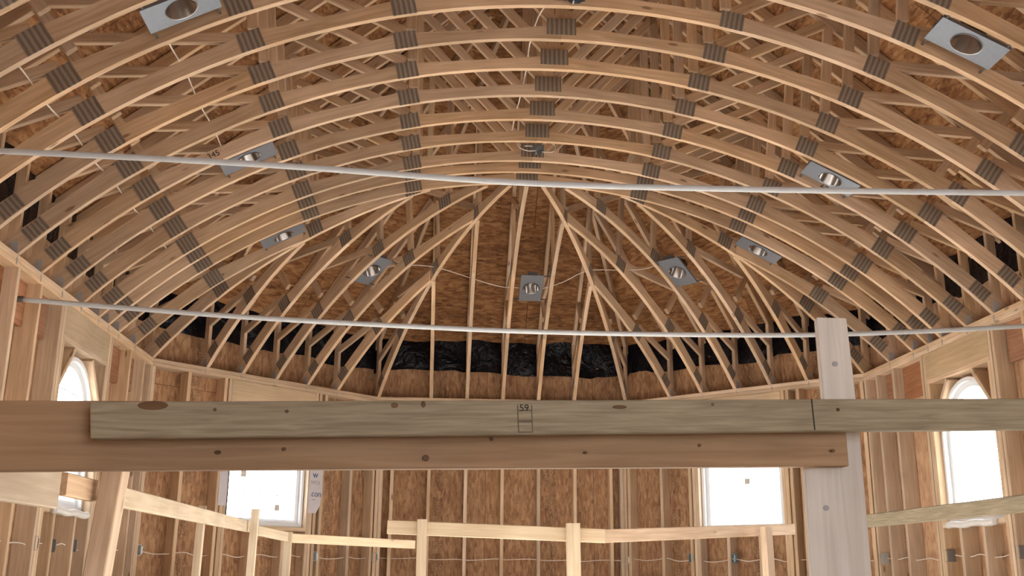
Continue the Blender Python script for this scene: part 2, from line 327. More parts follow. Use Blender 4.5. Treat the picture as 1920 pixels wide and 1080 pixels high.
# ------------------------------------------------------------------ stud walls
SD = .14
def wall(name, P0, ang, length, x0, studs, win=None, mat='osb_wall', blocks=None, fullstuds=None, label=None):
    """local x along wall, y outward, z up; inner face at y=0"""
    w = empty(name, (P0[0], P0[1], 0), ang); tag(w, label, kind='structure')
    for z in (PLATE-.019, PLATE-.057):
        bar('top_plate', (x0, SD/2, z), (length, SD/2, z), SD, .037, (0, 0, 1), M['stud'], w)
    bar('bottom_plate', (x0, SD/2, FLOOR+.019), (length, SD/2, FLOOR+.019), SD, .038, (0, 0, 1), M['stud'], w)
    zt = PLATE-.076; zb = FLOOR+.038
    for s in studs:
        bar('stud', (s, SD/2, zb), (s, SD/2, zt), SD, .038, (1, 0, 0), M['stud'], w)
    # sheathing
    y0 = SD; y1 = SD+.012
    def panel(a, b_, z0, z1):
        cx_, cz = (a+b_)/2, (z0+z1)/2
        # local X of the sheet runs upward so the printed strip is vertical
        hz_, hx_ = (z1-z0)/2, (b_-a)/2
        vs = boxv(-hz_+.002, hz_-.002, -hx_+.002, hx_-.002, 0, .012)[:4] + boxv(-hz_, hz_, -hx_, hx_, 0, .012)[4:]
        mesh('sheathing_panel', vs, BOXF, M[mat], w, frame(Vector((0, 0, 1)), Vector((1, 0, 0)), Vector((0, 1, 0)), Vector((cx_, y0, cz))))
    top = 2.62
    edges = []
    if win:
        wc, ww, sill, head = win['c'], win['w'], win['sill'], win['head']
        a, b_ = wc-ww/2, wc+ww/2
    x = x0
    cuts = [x0]
    while x + 1.22 < length-.3: x += 1.22; cuts.append(x)
    cuts.append(length+.063); cuts[0] = x0-.063
    for i in range(len(cuts)-1):
        p, q = cuts[i], cuts[i+1]
        segs = [(p, q)]
        if win and q > a and p < b_:
            segs = []
            if p < a-.001: segs.append((p, a))
            if q > b_+.001: segs.append((b_, q))
        for (u, v) in segs:
            if v-u > .03:
                panel(u, v, FLOOR-.3, 1.69); panel(u, v, 1.69, 2.34)
    if win:
        panel(a, b_, FLOOR-.3, sill); 
        panel(a, b_, 1.69 if win['kind'] == 'arch' else head, 2.34)
        hh = .038
        for sgn, e in ((-1, a), (1, b_)):
            bar('jack_stud', (e+sgn*.019, SD/2, zb), (e+sgn*.019, SD/2, head+ (0.03 if win['kind'] == 'arch' else 0)), SD, .037, (1, 0, 0), M['stud'], w)
            bar('king_stud', (e+sgn*.057, SD/2, zb), (e+sgn*.057, SD/2, zt), SD, .037, (1, 0, 0), M['stud'], w)
            bar('king_stud', (e+sgn*.108, SD/2, zb), (e+sgn*.108, SD/2, zt), SD, .037, (1, 0, 0), M['stud'], w)
        bar('rough_sill', (a, SD/2, sill-.019), (b_, SD/2, sill-.019), SD, .038, (0, 0, 1), M['stud'], w)
        bar('header_plate', (a-.036, SD/2, head+.049), (b_+.036, SD/2, head+.049), SD, .038, (0, 0, 1), M['stud'], w)
        hz = (head+.068+zt)/2; hd = zt-head-.07
        bar('header_panel', (a-.036, .02, hz), (b_+.036, .02, hz), hd, .036, (0, 1, 0), M['ply'], w)
        for cxx in win.get('cripples', []):
            bar('cripple_stud', (cxx, SD/2, zb), (cxx, SD/2, sill-.038), SD, .038, (1, 0, 0), M['stud'], w)
        if win['kind'] == 'arch':
            R_ = ww/2; zs = head-R_+.0
            # sheathing with arched cut
            N = 20; vs = []; fs = []
            for k in range(N+1):
                an = math.pi*k/N; ca, sa = math.cos(an), math.sin(an)
                ix, iz = wc+R_*ca, zs+R_*sa
                if abs(ca)*(1.69-zs) > sa*R_: t_ = R_/abs(ca); 
                else: t_ = (1.69-zs)/sa
                ox, oz = wc+t_*ca, zs+t_*sa
                for yy in (y0, y1): vs += [(ix, yy, iz), (ox, yy, oz)]
            for k in range(N):
                i = 4*k; j = i+4
                fs += [(i, i+1, j+1, j), (i+2, j+2, j+3, i+3), (i, j, j+2, i+2)]
            mesh('arched_sheathing_panel', vs, fs, M[mat], w)
            for sgn in (-1, 1):
                bar('corner_brace', (wc+sgn*(R_*.42), SD/2, head+.02), (wc+sgn*(R_-.005), SD/2, head-.30), SD*.8, .038, (sgn*.6, 0, .8), M['stud'], w)
    for (u, v) in (blocks or []):
        bar('blocking', (u, SD-.03, (zt+1.53)/2), (v, SD-.03, (zt+1.53)/2), zt-1.53, .04, (0, 1, 0), M['block'], w)
    return w
AW = dict(kind='arch', w=.95, sill=.42, head=1.535)
yl = lambda t: t
lw_studs = [3.6, 4.0, 4.41, 4.82, 5.23, 5.64, 6.05, 6.46, 6.85, 8.97, 9.39, 9.63]
wall_left = wall('wall_left', (XL, 0), math.pi/2, YC, YF, lw_studs, dict(AW, c=7.855, cripples=[7.60, 8.04]), 'osb_side',
    [(5.25, 5.62), (5.66, 6.03), (6.07, 6.44), (6.48, 6.83), (6.87, 7.22), (8.47, 8.95), (8.99, 9.37)], label='left stud wall with an arched window')
wall_right = wall('wall_right', (XR, YC), -math.pi/2, YC-YF, 0.0, [.02, .287, .643, 2.80, 3.19, 3.6, 4.0, 4.41, 4.82, 5.23, 5.64, 6.05], dict(AW, c=YC-7.855, cripples=[YC-8.056, YC-7.70]), 'osb_side',
    [(.04, .268), (.306, .624), (.662, 1.19), (2.42, 2.78), (2.82, 3.17), (3.21, 3.58), (3.62, 3.98)], label='right stud wall with an arched window')
RW = dict(kind='rect', w=.96, sill=.43, head=1.50)
C1 = (XL, YC); C2 = (CX-SB, YB); C3 = (CX+SB, YB)
wall_rear_left = wall('wall_rear_left', C1, math.pi/4, 2*SB, 0, [.02, .40, 2.06, 2.45, 2.77], dict(RW, c=1.395, cripples=[1.22, 1.6]), label='angled rear left stud wall with a square window')
wall_rear_right = wall('wall_rear_right', C3, -math.pi/4, 2*SB, 0, [.02, .45, 2.10, 2.45, 2.77], dict(RW, c=1.395, cripples=[1.24, 1.6]), label='angled rear right stud wall with a square window')
wall_rear = wall('wall_rear', C2, 0.0, 2*SB, 0, [.02, .06]+[SB+k*.4064 for k in range(-3, 4)]+[2*SB-.06, 2*SB-.02], label='rear stud wall between the two angled walls')

# ------------------------------------------------------------------ windows
def window(name, P0, ang, wc, kind, ww, sill, head, label, stickers=(), grid=True):
    w = empty(name, (P0[0], P0[1], 0), ang); tag(w, label, kind='structure')
    R_ = ww/2; ya, yb = .055, .165
    def outline(inset):
        h = R_-inset
        pts = [(wc-h, sill+inset), (wc+h, sill+inset)]
        if kind == 'arch':
            zs = head-R_
            pts += [(wc+h*math.cos(math.pi*k/24), zs+h*math.sin(math.pi*k/24)) for k in range(25)]
        else: pts += [(wc+h, head-inset), (wc-h, head-inset)]
        return pts
    def ring(nm, i0, i1, y0, y1, mat):
        A, B = outline(i0), outline(i1); n = len(A); vs = []; fs = []
        for yy in (y0, y1):
            vs += [(x, yy, z) for x, z in A]+[(x, yy, z) for x, z in B]
        for i in range(n):
            j = (i+1) % n
            fs += [(i, j, n+j, n+i), (2*n+i, 3*n+i, 3*n+j, 2*n+j), (n+i, n+j, 3*n+j, 3*n+i), (i, 2*n+i, 2*n+j, j)]
        return mesh(nm, vs, fs, mat, w)
    ring('window_frame', .004, .035, .06, .165, M['vinyl'])
    ring('window_sash', .035, .075, .10, .15, M['vinyl'])
    B = outline(.07); n = len(B)
    mesh('pane', [(x, .124, z) for x, z in B]+[(x, .128, z) for x, z in B], [tuple(range(n-1, -1, -1)), tuple(range(n, 2*n))]+[(i, (i+1) % n, n+(i+1) % n, n+i) for i in range(n)], M['glass'], w)
    step = (ww-.15)/4
    for k in ((-1, 0, 1) if grid else ()):
        zt_ = head-.075 if kind == 'rect' else head-R_+math.sqrt(max((R_-.075)**2-(k*step)**2, 0))
        bar('muntin', (wc+k*step, .132, sill+.075), (wc+k*step, .132, zt_), .009, .006, (0, 1, 0), M['thin'], w)
    z = sill+.31 if grid else 99
    while z < head-.2:
        hx = R_-.075
        if kind == 'arch' and z > head-R_: hx = math.sqrt(max((R_-.075)**2-(z-head+R_)**2, .01))
        bar('muntin', (wc-hx, .132, z), (wc+hx, .132, z), .009, .006, (0, 1, 0), M['thin'], w); z += .28
    for (sx, sz) in stickers:
        mesh('sticker', boxv(wc+sx-.03, wc+sx+.03, .120, .1225, sz-.03, sz+.03), BOXF, M['sticker'], w)
    return w
window('window_1', (XL, 0), math.pi/2, 7.855, 'arch', .95, .42, 1.535, 'arched white window in the left wall')
window('window_2', C1, math.pi/4, 1.395, 'rect', .96, .43, 1.50, 'white gridded window in the angled rear left wall', [(.20, .62), (-.23, .93)])
window('window_3', C3, -math.pi/4, 1.395, 'rect', .96, .43, 1.50, 'square window in the angled rear right wall', [(.03, .94)], False)
window('window_4', (XR, YC), -math.pi/2, YC-7.855, 'arch', .95, .42, 1.535, 'arched white window in the right wall', (), False)

# ------------------------------------------------------------------ roof boards
roof = empty('roof_deck', (CX, CY, 0)); tag(roof, 'sheathing boards of the roof above the trusses', kind='structure')
ROWS = [3.66, 2.975, 2.29, 1.605, .92, 0.02]
def roof_panel(ang, t0a, t1a, t0b, t1b, r0, r1):
    """ang: direction of the outward normal; r0 > r1; t ranges at the lower and the upper edge"""
    n = Vector((math.cos(ang), math.sin(ang), 0)); t = Vector((-math.sin(ang), math.cos(ang), 0))
    g = .003
    P = [n*r0+t*(t0a+g)+Vector((0, 0, deck(r0))), n*r0+t*(t1a-g)+Vector((0, 0, deck(r0))),
         n*(r1+g)+t*(t1b-g)+Vector((0, 0, deck(r1))), n*(r1+g)+t*(t0b+g)+Vector((0, 0, deck(r1)))]
    c = (P[0]+P[1]+P[2]+P[3])/4
    up = (Vector((0, 0, PITCH)) - n).normalized(); nor = t.cross(up)
    if nor.z < 0: nor = -nor
    mw = frame(t, up, t.cross(up), c); inv = mw.inverted()
    sg = 1 if t.cross(up).dot(nor) > 0 else -1
    lo = [inv @ p for p in P]
    Q = [n*r0+t*t0a+Vector((0, 0, deck(r0))), n*r0+t*t1a+Vector((0, 0, deck(r0))), n*r1+t*t1b+Vector((0, 0, deck(r1))), n*r1+t*t0b+Vector((0, 0, deck(r1)))]
    hi = [inv @ q for q in Q]; hi = [Vector((q.x, q.y, q.z+sg*.012)) for q in hi]
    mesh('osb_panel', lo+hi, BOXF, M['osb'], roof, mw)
for ri in range(len(ROWS)-1):
    r0, r1 = ROWS[ri], ROWS[ri+1]
    for k in (1, 2, 3):          # three end faces
        a = math.pi/4*k
        h0, h1 = r0*T22, r1*T22
        if h0 > .8:
            mid = .35 if ri % 2 else -.25
            mid1 = max(-h1, min(h1, mid))
            roof_panel(a, -h0, mid, -h1, mid1, r0, r1); roof_panel(a, mid, h0, mid1, h1, r0, r1)
        else: roof_panel(a, -h0, h0, -h1, h1, r0, r1)
    for a, sg in ((0.0, 1), (math.pi, -1)):
        # side slopes: t = +Y for a=0, -Y for a=pi
        h0, h1 = r0*T22, r1*T22
        y = -11.0; first = True
        xs = [-11.0]; x = -11.0+(1.22 if ri % 2 else 2.44)
        while x < h1-.4: xs.append(x); x += 2.44
        for i in range(len(xs)):
            A0 = xs[i]; 
            B0 = xs[i+1] if i+1 < len(xs) else None
            lo1 = B0 if B0 is not None else h0; hi1 = B0 if B0 is not None else h1
            if sg > 0: roof_panel(a, A0, lo1, A0, hi1, r0, r1)
            else: roof_panel(a, -lo1, -A0, -hi1, -A0, r0, r1)

# ------------------------------------------------------------------ black polythene at the eaves
def polysheet(P0, ang, x0, x1, label):
    o = empty('tmp'); bpy.data.objects.remove(o)
    n = max(8, int((x1-x0)/.09)); vs = []; fs = []; ph = random.random()*9
    for i in range(n+1):
        x = x0+(x1-x0)*i/n
        for j in range(5):
            f = j/4
            zb = 2.20+.018*math.sin(x*2.1+ph)+.012*math.sin(x*7+ph)+(.03 if int(x*1.3+ph) % 3 == 0 else 0)
            z = zb+(2.60-zb)*f
            y = .118+.014*math.sin(x*5.3+f*6+ph)+.010*math.sin(x*13+f*3)
            vs.append((x, y, z))
    for i in range(n):
        for j in range(4):
            a = i*5+j; fs.append((a, a+5, a+6, a+1))
    m_ = len(vs); vs += [(x, y+.003, z) for x, y, z in vs]; fs += [(c+m_, b_+m_, a+m_, d+m_)[::1] for a, b_, c, d in [(f[0], f[1], f[2], f[3]) for f in fs]]
    o = mesh('black_plastic_sheet', vs, fs[:len(fs)//2] + [tuple(reversed([i+m_ for i in f])) for f in fs[:len(fs)//2]], M['poly'], None, None, True)
    o.location = (P0[0], P0[1], 0); o.rotation_euler = (0, 0, ang)
    tag(o, label, 'plastic sheet', 'black plastic along the eaves')
polysheet((XL, 0), math.pi/2, 3.4, YC+.075, 'black plastic sheet along the eave above the left wall')
polysheet(C1, math.pi/4, -.075, 2*SB+.075, 'black plastic sheet along the eave above the rear left angled wall')
polysheet(C2, 0, -.075, 2*SB+.075, 'black plastic sheet along the eave above the rear wall')
polysheet(C3, -math.pi/4, -.075, 2*SB+.075, 'black plastic sheet along the eave above the rear right angled wall')
polysheet((XR, YC), -math.pi/2, -.075, YC-3.4, 'black plastic sheet along the eave above the right wall')

# ------------------------------------------------------------------ trusses and ribs
JO = [0, .99, 1.86, 2.72, 3.375]            # panel points
JD = [.100, .100, .112, .128, .125]         # chord depth at them
TH = .038
def top_of(i, k=1.0):
    u = JO[i]; an = math.asin(u/RA)
    return ((u+JD[i]*math.sin(an))*k, arc(u)+JD[i]*math.cos(an))
def half(parent, s, rmin, k=1.0, plate_side=-1, jitter=None, heel=True):
    """build one side of a truss: s = +-1 direction, rmin = inner end (perpendicular radius), k = stretch for hips"""
    first = True
    for i in range(4):
        a, b_ = JO[i], JO[i+1]
        if b_ <= rmin+.03: continue
        a_ = max(a, rmin)
        T0, T1 = top_of(i), top_of(i+1)
        def ztop(u): return T0[1]+(T1[1]-T0[1])*(u-T0[0])/(T1[0]-T0[0])
        n = 10; bot = []; tp = []
        for j in range(n+1):
            u = a_+(b_-a_)*j/n
            bot.append((s*u*k, arc(u)))
            # matching point on the straight upper edge (radial offset)
            ang = math.asin(u/RA); uu = u+JD[i]*math.sin(ang) if a_ == a or j > 0 else u
            if i == 0 and u < .02: uu = u
            tp.append((s*uu*k, ztop(uu)))
        if i == 3:
            bot.append((s*3.51*k, PLATE+.001)); tp.append((s*3.51*k, ztop(3.51)))
        if s < 0: bot, tp = bot[::-1], tp[::-1]
        strip('bottom_chord', bot, tp, TH, M['pine'], parent)
    # top chord
    r0 = max(rmin, .0)
    zt = lambda u: deck(u)-.062
    bar('top_chord', (s*3.56*k, 0, zt(3.56)), (s*(r0+.0)*k, 0, zt(r0)), .089, TH, (0, 1, 0), M['pine'], parent)
    def web(u0, z0, u1, z1, w=.066):
        if min(u0, u1) < rmin+.02: return
        bar('web', (s*u0*k, 0, z0), (s*u1*k, 0, z1), w, TH*.96, (0, 1, 0), M['pine'], parent)
    web(.03, 3.44, 1.02, zt(1.02)-.05)
    web(.97, 3.36, .97, zt(.97)-.05)
    web(1.02, 3.34, 1.93, zt(1.93)-.05)
    web(1.88, 3.09, 1.95, zt(1.95)-.05)
    web(1.92, 3.02, 2.93, zt(2.93)-.02)
    web(2.74, 2.68, 2.95, zt(2.95)-.04)
    web(2.80, 2.585, 3.42, 2.33)
    bar('heel_post', (s*3.42*k, 0, 2.0), (s*3.42*k, 0, zt(3.42)-.04), .07, TH*.96, (0, 1, 0), M['pine'], parent)
    # nail plates
    y = plate_side*(TH/2+.0022)
    pl = [(0.99, .145, .115, .052), (1.86, .145, .125, .062), (2.72, .15, .135, .065), (3.25, .15, .10, .055)]
    for (u, w, h, dz) in pl:
        if u < rmin+.08: continue
        an = math.asin(min(u, 3.37)/RA); x = Vector((s*math.cos(an), 0, -math.sin(an))); z = Vector((s*math.sin(an), 0, math.cos(an)))
        if s < 0: x = -x
        yv = Vector((0, 1, 0)); yv = z.cross(x)
        o = Vector((s*u*k, y, arc(u))) + z*dz
        mesh('nail_plate', boxv(-w/2, w/2, -.0018, .0018, -h/2, h/2), BOXF, M['nail'], parent, frame(x, yv, z, o))
    if heel:
        o = Vector((s*3.40*k, y*1.0, PLATE+.01))
        vs = boxv(-.022, .022, -.0015, .0015, -.075, .07) + boxv(-.03, .03, -.002, .004, -.08, -.03)
        mesh('metal_clip', vs, BOXF+[tuple(i+8 for i in f) for f in BOXF], M['clip'], parent, Matrix.Translation(o))
def copy_tree(src, name, loc):
    c = src.copy(); link(c); c.location = loc
    for ch in list(src.children):
        d = ch.copy(); COL.objects.link(d); d.parent = c
    return c
TY = [8.58, 8.30, 8.05, 7.64, 7.23, 6.82, 6.41, 6.00, 5.59, 5.18, 4.77, 4.36]
t0 = empty('arched_truss', (CX, TY[0], 0))
half(t0, 1, 0.0); half(t0, -1, 0.0)
bar('king_post', (0, 0, 3.44), (0, 0, deck(0)-.12), .089, TH*.95, (0, 1, 0), M['pine'], t0)
mesh('nail_plate', boxv(-.095, .095, -.0018, .0018, -.058, .058), BOXF, M['nail'], t0, Matrix.Translation((0, -TH/2-.003, ZC+.088)))
trusses = [t0]
for i, y in enumerate(TY[1:]): trusses.append(copy_tree(t0, 'arched_truss', (CX, y, 0)))
for i, t in enumerate(trusses):
    if i == 0: lab = 'hindmost arched wooden truss, against which the fanned ribs end'
    elif i == len(TY)-1: lab = 'nearest arched wooden truss, at the top corners of the picture'
    else: lab = f'arched wooden roof truss, {ORD[i]} from the fanned ribs at the rear'
    tag(t, lab, 'truss', 'arched trusses across the hall')
# pencilled numbers on two trusses
def mark(tr, u, body, sz):
    an = math.asin(abs(u)/RA); sg = 1 if u > 0 else -1
    x = Vector((math.cos(an), 0, -sg*math.sin(an))); y = Vector((sg*math.sin(an), 0, math.cos(an))); z = x.cross(y)
    text('pencilled_number', body, sz, M['ink_black'], tr, frame(x, y, z, Vector((u, -TH/2-.0015, arc(abs(u))))+y*.055))
mark(trusses[5], -2.30, '345', .06)
mark(trusses[4], 2.15, '296', .07)

def camside(ang, off):
    """which side of a rib (local y sign) faces the camera"""
    n = Vector((math.cos(ang), math.sin(ang))); t = Vector((-n.y, n.x)); p = Vector((CX, CY))+n*2+t*off
    return 1 if t.dot(-p) > 0 else -1
def rib(name, ang, off, rmin, k, label, group):
    n = Vector((math.cos(ang), math.sin(ang), 0)); t = Vector((-n.y, n.x, 0))
    o = empty(name, Vector((CX, CY, 0))+t*off, ang)
    half(o, 1, rmin, k, camside(ang, off), heel=(k == 1.0))
    tag(o, label, 'rib', group)
    return o
faces = {'rear left angled wall': math.pi*3/4, 'rear wall': math.pi/2, 'rear right angled wall': math.pi/4}
YEND = 8.605
for nm, a in faces.items():
    offs = [.8128, .4064, 0, -.4064, -.8128]          # left to right as seen
    for i, t in enumerate(offs):
        rm = abs(t)/T22+.045
        if t == 0: rm = (YEND-CY)/math.sin(a)
        side = ['leftmost', 'second from left', 'middle', 'second from right', 'rightmost'][i]
        rib('curved_rib', a, t, rm, 1.0, f'{side} of the five curved ribs rising from the {nm}', 'curved ribs of the '+nm)
hip = [(math.pi-math.radians(22.5), 'of the left and the rear left walls'), (math.pi/2+math.radians(22.5), 'of the rear left and the rear walls'),
       (math.pi/2-math.radians(22.5), 'of the rear and the rear right walls'), (math.radians(22.5), 'of the rear right and the right walls')]
k22 = 1/math.cos(math.radians(22.5))
for a, nm in hip:
    rib('hip_rib', a, 0, (YEND-CY)/math.sin(a)/k22, k22, f'curved hip rib rising from the corner {nm}', 'curved hip ribs')
for a, off, nm in ((math.pi, -.81, 'left'), (0.0, .81, 'right')):
    rib('curved_rib', a, off, .81/T22+.045, 1.0, f'short curved rib on the {nm} wall between the last truss and the corner', 'short curved ribs of the side walls')
# braces seen through the trusses at the crown
for (p0, p1, lab) in (((CX-.86, 8.46, 3.40), (CX-.86, 8.46, 4.62), 'upright brace above the crown, left of the middle'), ((CX+.84, 8.46, 3.40), (CX+1.28, 8.46, 4.30), 'leaning brace above the crown, right of the middle')):
    o = bar('roof_brace', p0, p1, .05, .09, (0, 1, 0), M['rail']); tag(o, 'wooden '+lab, 'brace')

# ------------------------------------------------------------------ recessed light housings
def can_light(loc, nrm, udir, label):
    z = Vector(nrm).normalized(); x = Vector(udir); x = (x-z*x.dot(z)).normalized(); y = z.cross(x)
    e = empty('recessed_light'); e.matrix_local = frame(x, y, z, Vector(loc)); tag(e, label, 'light', 'recessed light housings in the vault')
    HXX, HYY, RR, N = .20, .115, .083, 32
    vs = []; fs = []
    angs = sorted([2*math.pi*k/28 for k in range(28)] + [math.atan2(sy*HYY, sx*HXX) % (2*math.pi) for sx in (-1, 1) for sy in (-1, 1)])
    for zz in (0, .002):
        for an in angs:
            c, s = math.cos(an), math.sin(an)
            q = min(HXX/abs(c) if abs(c) > 1e-6 else 9, HYY/abs(s) if abs(s) > 1e-6 else 9)
            vs += [(RR*c, RR*s, zz), (q*c, q*s, zz)]
    for k in range(N):
        i, j = 2*k, 2*((k+1) % N); o = 2*N
        fs += [(i, j, j+1, i+1), (o+i, o+i+1, o+j+1, o+j), (i+1, j+1, o+j+1, o+i+1)]
    # upturned rims
    b0 = len(vs)
    for (x0, x1, y0, y1) in ((-HXX, HXX, HYY-.001, HYY+.001), (-HXX, HXX, -HYY-.001, -HYY+.001)):
        i0 = len(vs); vs += boxv(x0, x1, y0, y1, 0, .02); fs += [tuple(i+i0 for i in f) for f in BOXF]
    mesh('mounting_pan', vs, fs, M['galv'], e)
    vs = []; fs = []
    prof = [(RR, -.004), (RR-.003, .0), (RR-.004, .11), (.03, .125), (.03, .12), (RR+.001, .0)]
    prof = [(RR+.006, -.003), (RR-.002, -.003), (RR-.004, .12), (.0, .128)]
    for r_, zz in prof:
        for k in range(N): vs.append((max(r_, .001)*math.cos(2*math.pi*k/N), max(r_, .001)*math.sin(2*math.pi*k/N), zz))
    for p in range(len(prof)-1):
        for k in range(N):
            a, b_ = p*N+k, p*N+(k+1) % N; fs.append((a, b_, b_+N, a+N))
    c = mesh('can', vs, fs, M['can'], e, None, True)
    mesh('junction_box', boxv(-HXX+.005, -HXX+.085, -.05, .05, .002, .055), BOXF, M['galv'], e)
    if 'right slope' in label: mesh('warning_dot', boxv(-.078, -.070, -.016, .016, .03, .055), BOXF, M['red'], e)
    for s in (-1, 1):
        mesh('hanger_bar', boxv(s*(HXX-.02)-.006, s*(HXX-.02)+.006, -.185, .185, .004, .010), BOXF, M['steel_dark'], e)
    return e
def vault_n(n, r):
    an = math.asin(r/RA); return Vector((n[0]*math.sin(an), n[1]*math.sin(an), math.cos(an)))
UR = 2.13
cans = []
for y, nm in ((4.975, 'nearest of three'), (7.025, 'middle of three'), (8.80, 'farthest of three')):
    for s, sd in ((-1, 'left'), (1, 'right')):
        n = (s, 0); cans.append(((CX+s*UR, y, arc(UR)+.028), vault_n(n, UR), (s, 0, 0), f'grey recessed light housing, {nm} along the {sd} slope'))
for (x, y, a, nm) in ((-1.417, 1.577, math.pi*3/4, 'rear left angled ribs'), (.200, 2.10, math.pi/2, 'middle rear ribs'), (1.577, 1.378, math.pi/4, 'rear right angled ribs')):
    n = (math.cos(a), math.sin(a)); r = x*n[0]+y*n[1]
    cans.append(((CX+x, CY+y, arc(r)+.028), vault_n(n, r), (n[0], n[1], 0), f'grey recessed light housing between the {nm}'))
for c in cans: can_light(*c)

# ------------------------------------------------------------------ crown junction boxes and cables
def oct_box(loc, label, loop):
    e = empty('ceiling_box', loc); tag(e, label, 'electrical box', 'electrical boxes at the crown')
    vs = []; fs = []; N = 8
    for r_, zz in ((.050, 0), (.052, .045), (.0005, .045)):
        for k in range(N): vs.append((r_*math.cos(2*math.pi*(k+.5)/N), r_*math.sin(2*math.pi*(k+.5)/N), zz))
    for p in range(2):
        for k in range(N): a, b_ = p*N+k, p*N+(k+1) % N; fs.append((a, b_, b_+N, a+N))
    mesh('octagon_box', vs, fs, M['galv'], e)
    mesh('bracket', boxv(-.11, .02, -.012, .012, .045, .05), BOXF, M['clip'], e)
    mesh('strap', boxv(-.02, -.012, -.02, .02, -.02, .12), BOXF, M['clip'], e)
    if loop:
        tube('wire_loop', smoothpath([(0, 0, .02), (.04, -.02, .06), (.10, -.03, .07), (.14, -.03, .03), (.12, -.03, -.01), (.03, -.02, -.01)]), .004, M['cable'], e)
        tube('wire_tail', smoothpath([(-.01, 0, .01), (-.08, -.02, -.005), (-.15, -.02, .02), (-.19, .0, .10)]), .004, M['cable'], e)
    return e
oct_box((CX+.03, 7.86, 3.335), 'steel ceiling box with looped wires at the crown near the rear', True)
oct_box((CX+.03, 5.50, 3.325), 'shiny steel ceiling box at the crown at the top edge', False)
def cable(pts, r, label):
    o = tube('electric_cable', smoothpath(pts, 6), r, M['cable']); tag(o, label, 'cable')
    return o
def along(us, ys, dz, wob=.0):
    return [(CX+u, y, arc(abs(u))+dz+(wob if i % 2 else -wob)) for i, (u, y) in enumerate(zip(us, ys))]
cable(along([.10, -.12, -.18, -.17, -.18, -.19, -.20], [5.45, 5.8, 6.2, 6.62, 7.02, 7.43, 7.80], .122, .012), .005, 'white cable running over the trusses along the crown')
cable(along([-2.30]*8, [4.6, 5.0, 5.4, 5.8, 6.2, 6.6, 7.0, 7.3], .155, .012), .005, 'white cable over the left slope leading to the light housings')
cable(along([-2.92]*10, [4.5, 5.0, 5.4, 5.8, 6.2, 6.6, 7.0, 7.4, 7.85, 8.4], .165, .010), .005, 'white cable low on the left slope above the wall')
cable([(-.55, 9.95, 2.93), (-.25, 10.1, 3.0), (.0, 10.18, 2.99), (.35, 10.33, 2.93), (.62, 10.4, 2.88), (.80, 10.42, 2.88)], .004, 'white cable between the left and the middle rear light housings')
cable([(1.0, 10.42, 2.86), (1.25, 10.35, 2.93), (1.5, 10.2, 3.02), (1.8, 10.0, 2.98), (2.0, 9.85, 2.95), (2.2, 9.7, 2.98)], .004, 'white cable between the middle and the right rear light housings')

# ------------------------------------------------------------------ tie rods
def rod(pts, r, label, caps):
    e = empty('tie_rod', pts[0]); tag(e, label, 'rod', 'white tie rods across the hall')
    P0 = Vector(pts[0])
    tube('pipe', smoothpath([Vector(p)-P0 for p in pts], 10), r, M['conduit'], e, ns=12)
    for p, d in caps:
        tube('end_coupling', [Vector(p)-P0, Vector(p)-P0+Vector(d)], r*1.25, M['steel_dark'], e, ns=12)
rod([(-2.66, 6.60, 1.657), (-1.9, 6.62, 1.617), (-1.13, 6.65, 1.585), (-.09, 6.68, 1.560), (.62, 6.70, 1.552), (1.5, 6.73, 1.562), (2.46, 6.77, 1.590), (3.3, 6.79, 1.640), (4.10, 6.80, 1.702)], .0165,
    'thin white sagging pipe spanning wall to wall below the rear ribs', [((-2.74, 6.60, 1.662), (.08, 0, -.003))])
rod([(-2.66, 4.33, 1.752), (-1.93, 4.33, 1.749), (-.79, 4.33, 1.728), (.30, 4.33, 1.685), (1.25, 4.33, 1.688), (2.68, 4.33, 1.718), (4.10, 4.33, 1.755)], .0135,
    'nearer white pipe crossing high in front of the trusses', [])

# ------------------------------------------------------------------ beam boards and post in front
def board8(name, tl, bl, tr, br, t, back, mat, label, cat='beam'):
    """a board given by the four corners of its front face and its thickness along `back`"""
    P = [Vector(p) for p in (bl, br, tr, tl)]; c = sum(P, Vector())/4
    x = ((P[1]+P[2])-(P[0]+P[3])).normalized(); y = Vector(back).normalized(); y = (y-x*y.dot(x)).normalized(); z = x.cross(y)
    mw = frame(x, y, z, c); inv = mw.inverted()
    f = [inv @ p for p in P]; vs = [tuple(p) for p in f]+[(p.x, p.y+t, p.z) for p in f]
    fs = [(0, 1, 2, 3), (7, 6, 5, 4), (0, 4, 5, 1), (1, 5, 6, 2), (2, 6, 7, 3), (3, 7, 4, 0)]
    o = mesh(name, vs, fs, mat, None, mw); tag(o, label, cat)
    bv = o.modifiers.new('edge', 'BEVEL'); bv.width = .004; bv.segments = 2; bv.limit_method = 'ANGLE'
    return o
FB = board8('beam_board', (-.833, 2.530, .388), (-.822, 2.530, .300), (4.08, 3.154, .603), (4.08, 3.154, .514), .038, (-.12, 1, 0), M['grey_pine'],
       'upper front greyish pine board crossing the picture')
BB = board8('beam_board', (-2.63, 2.364, .334), (-2.63, 2.364, .171), (1.158, 2.873, .478), (1.160, 2.873, .2985), .038, (-.12, 1, 0), M['fir'],
       'deep reddish brown board crossing behind the upper front board')
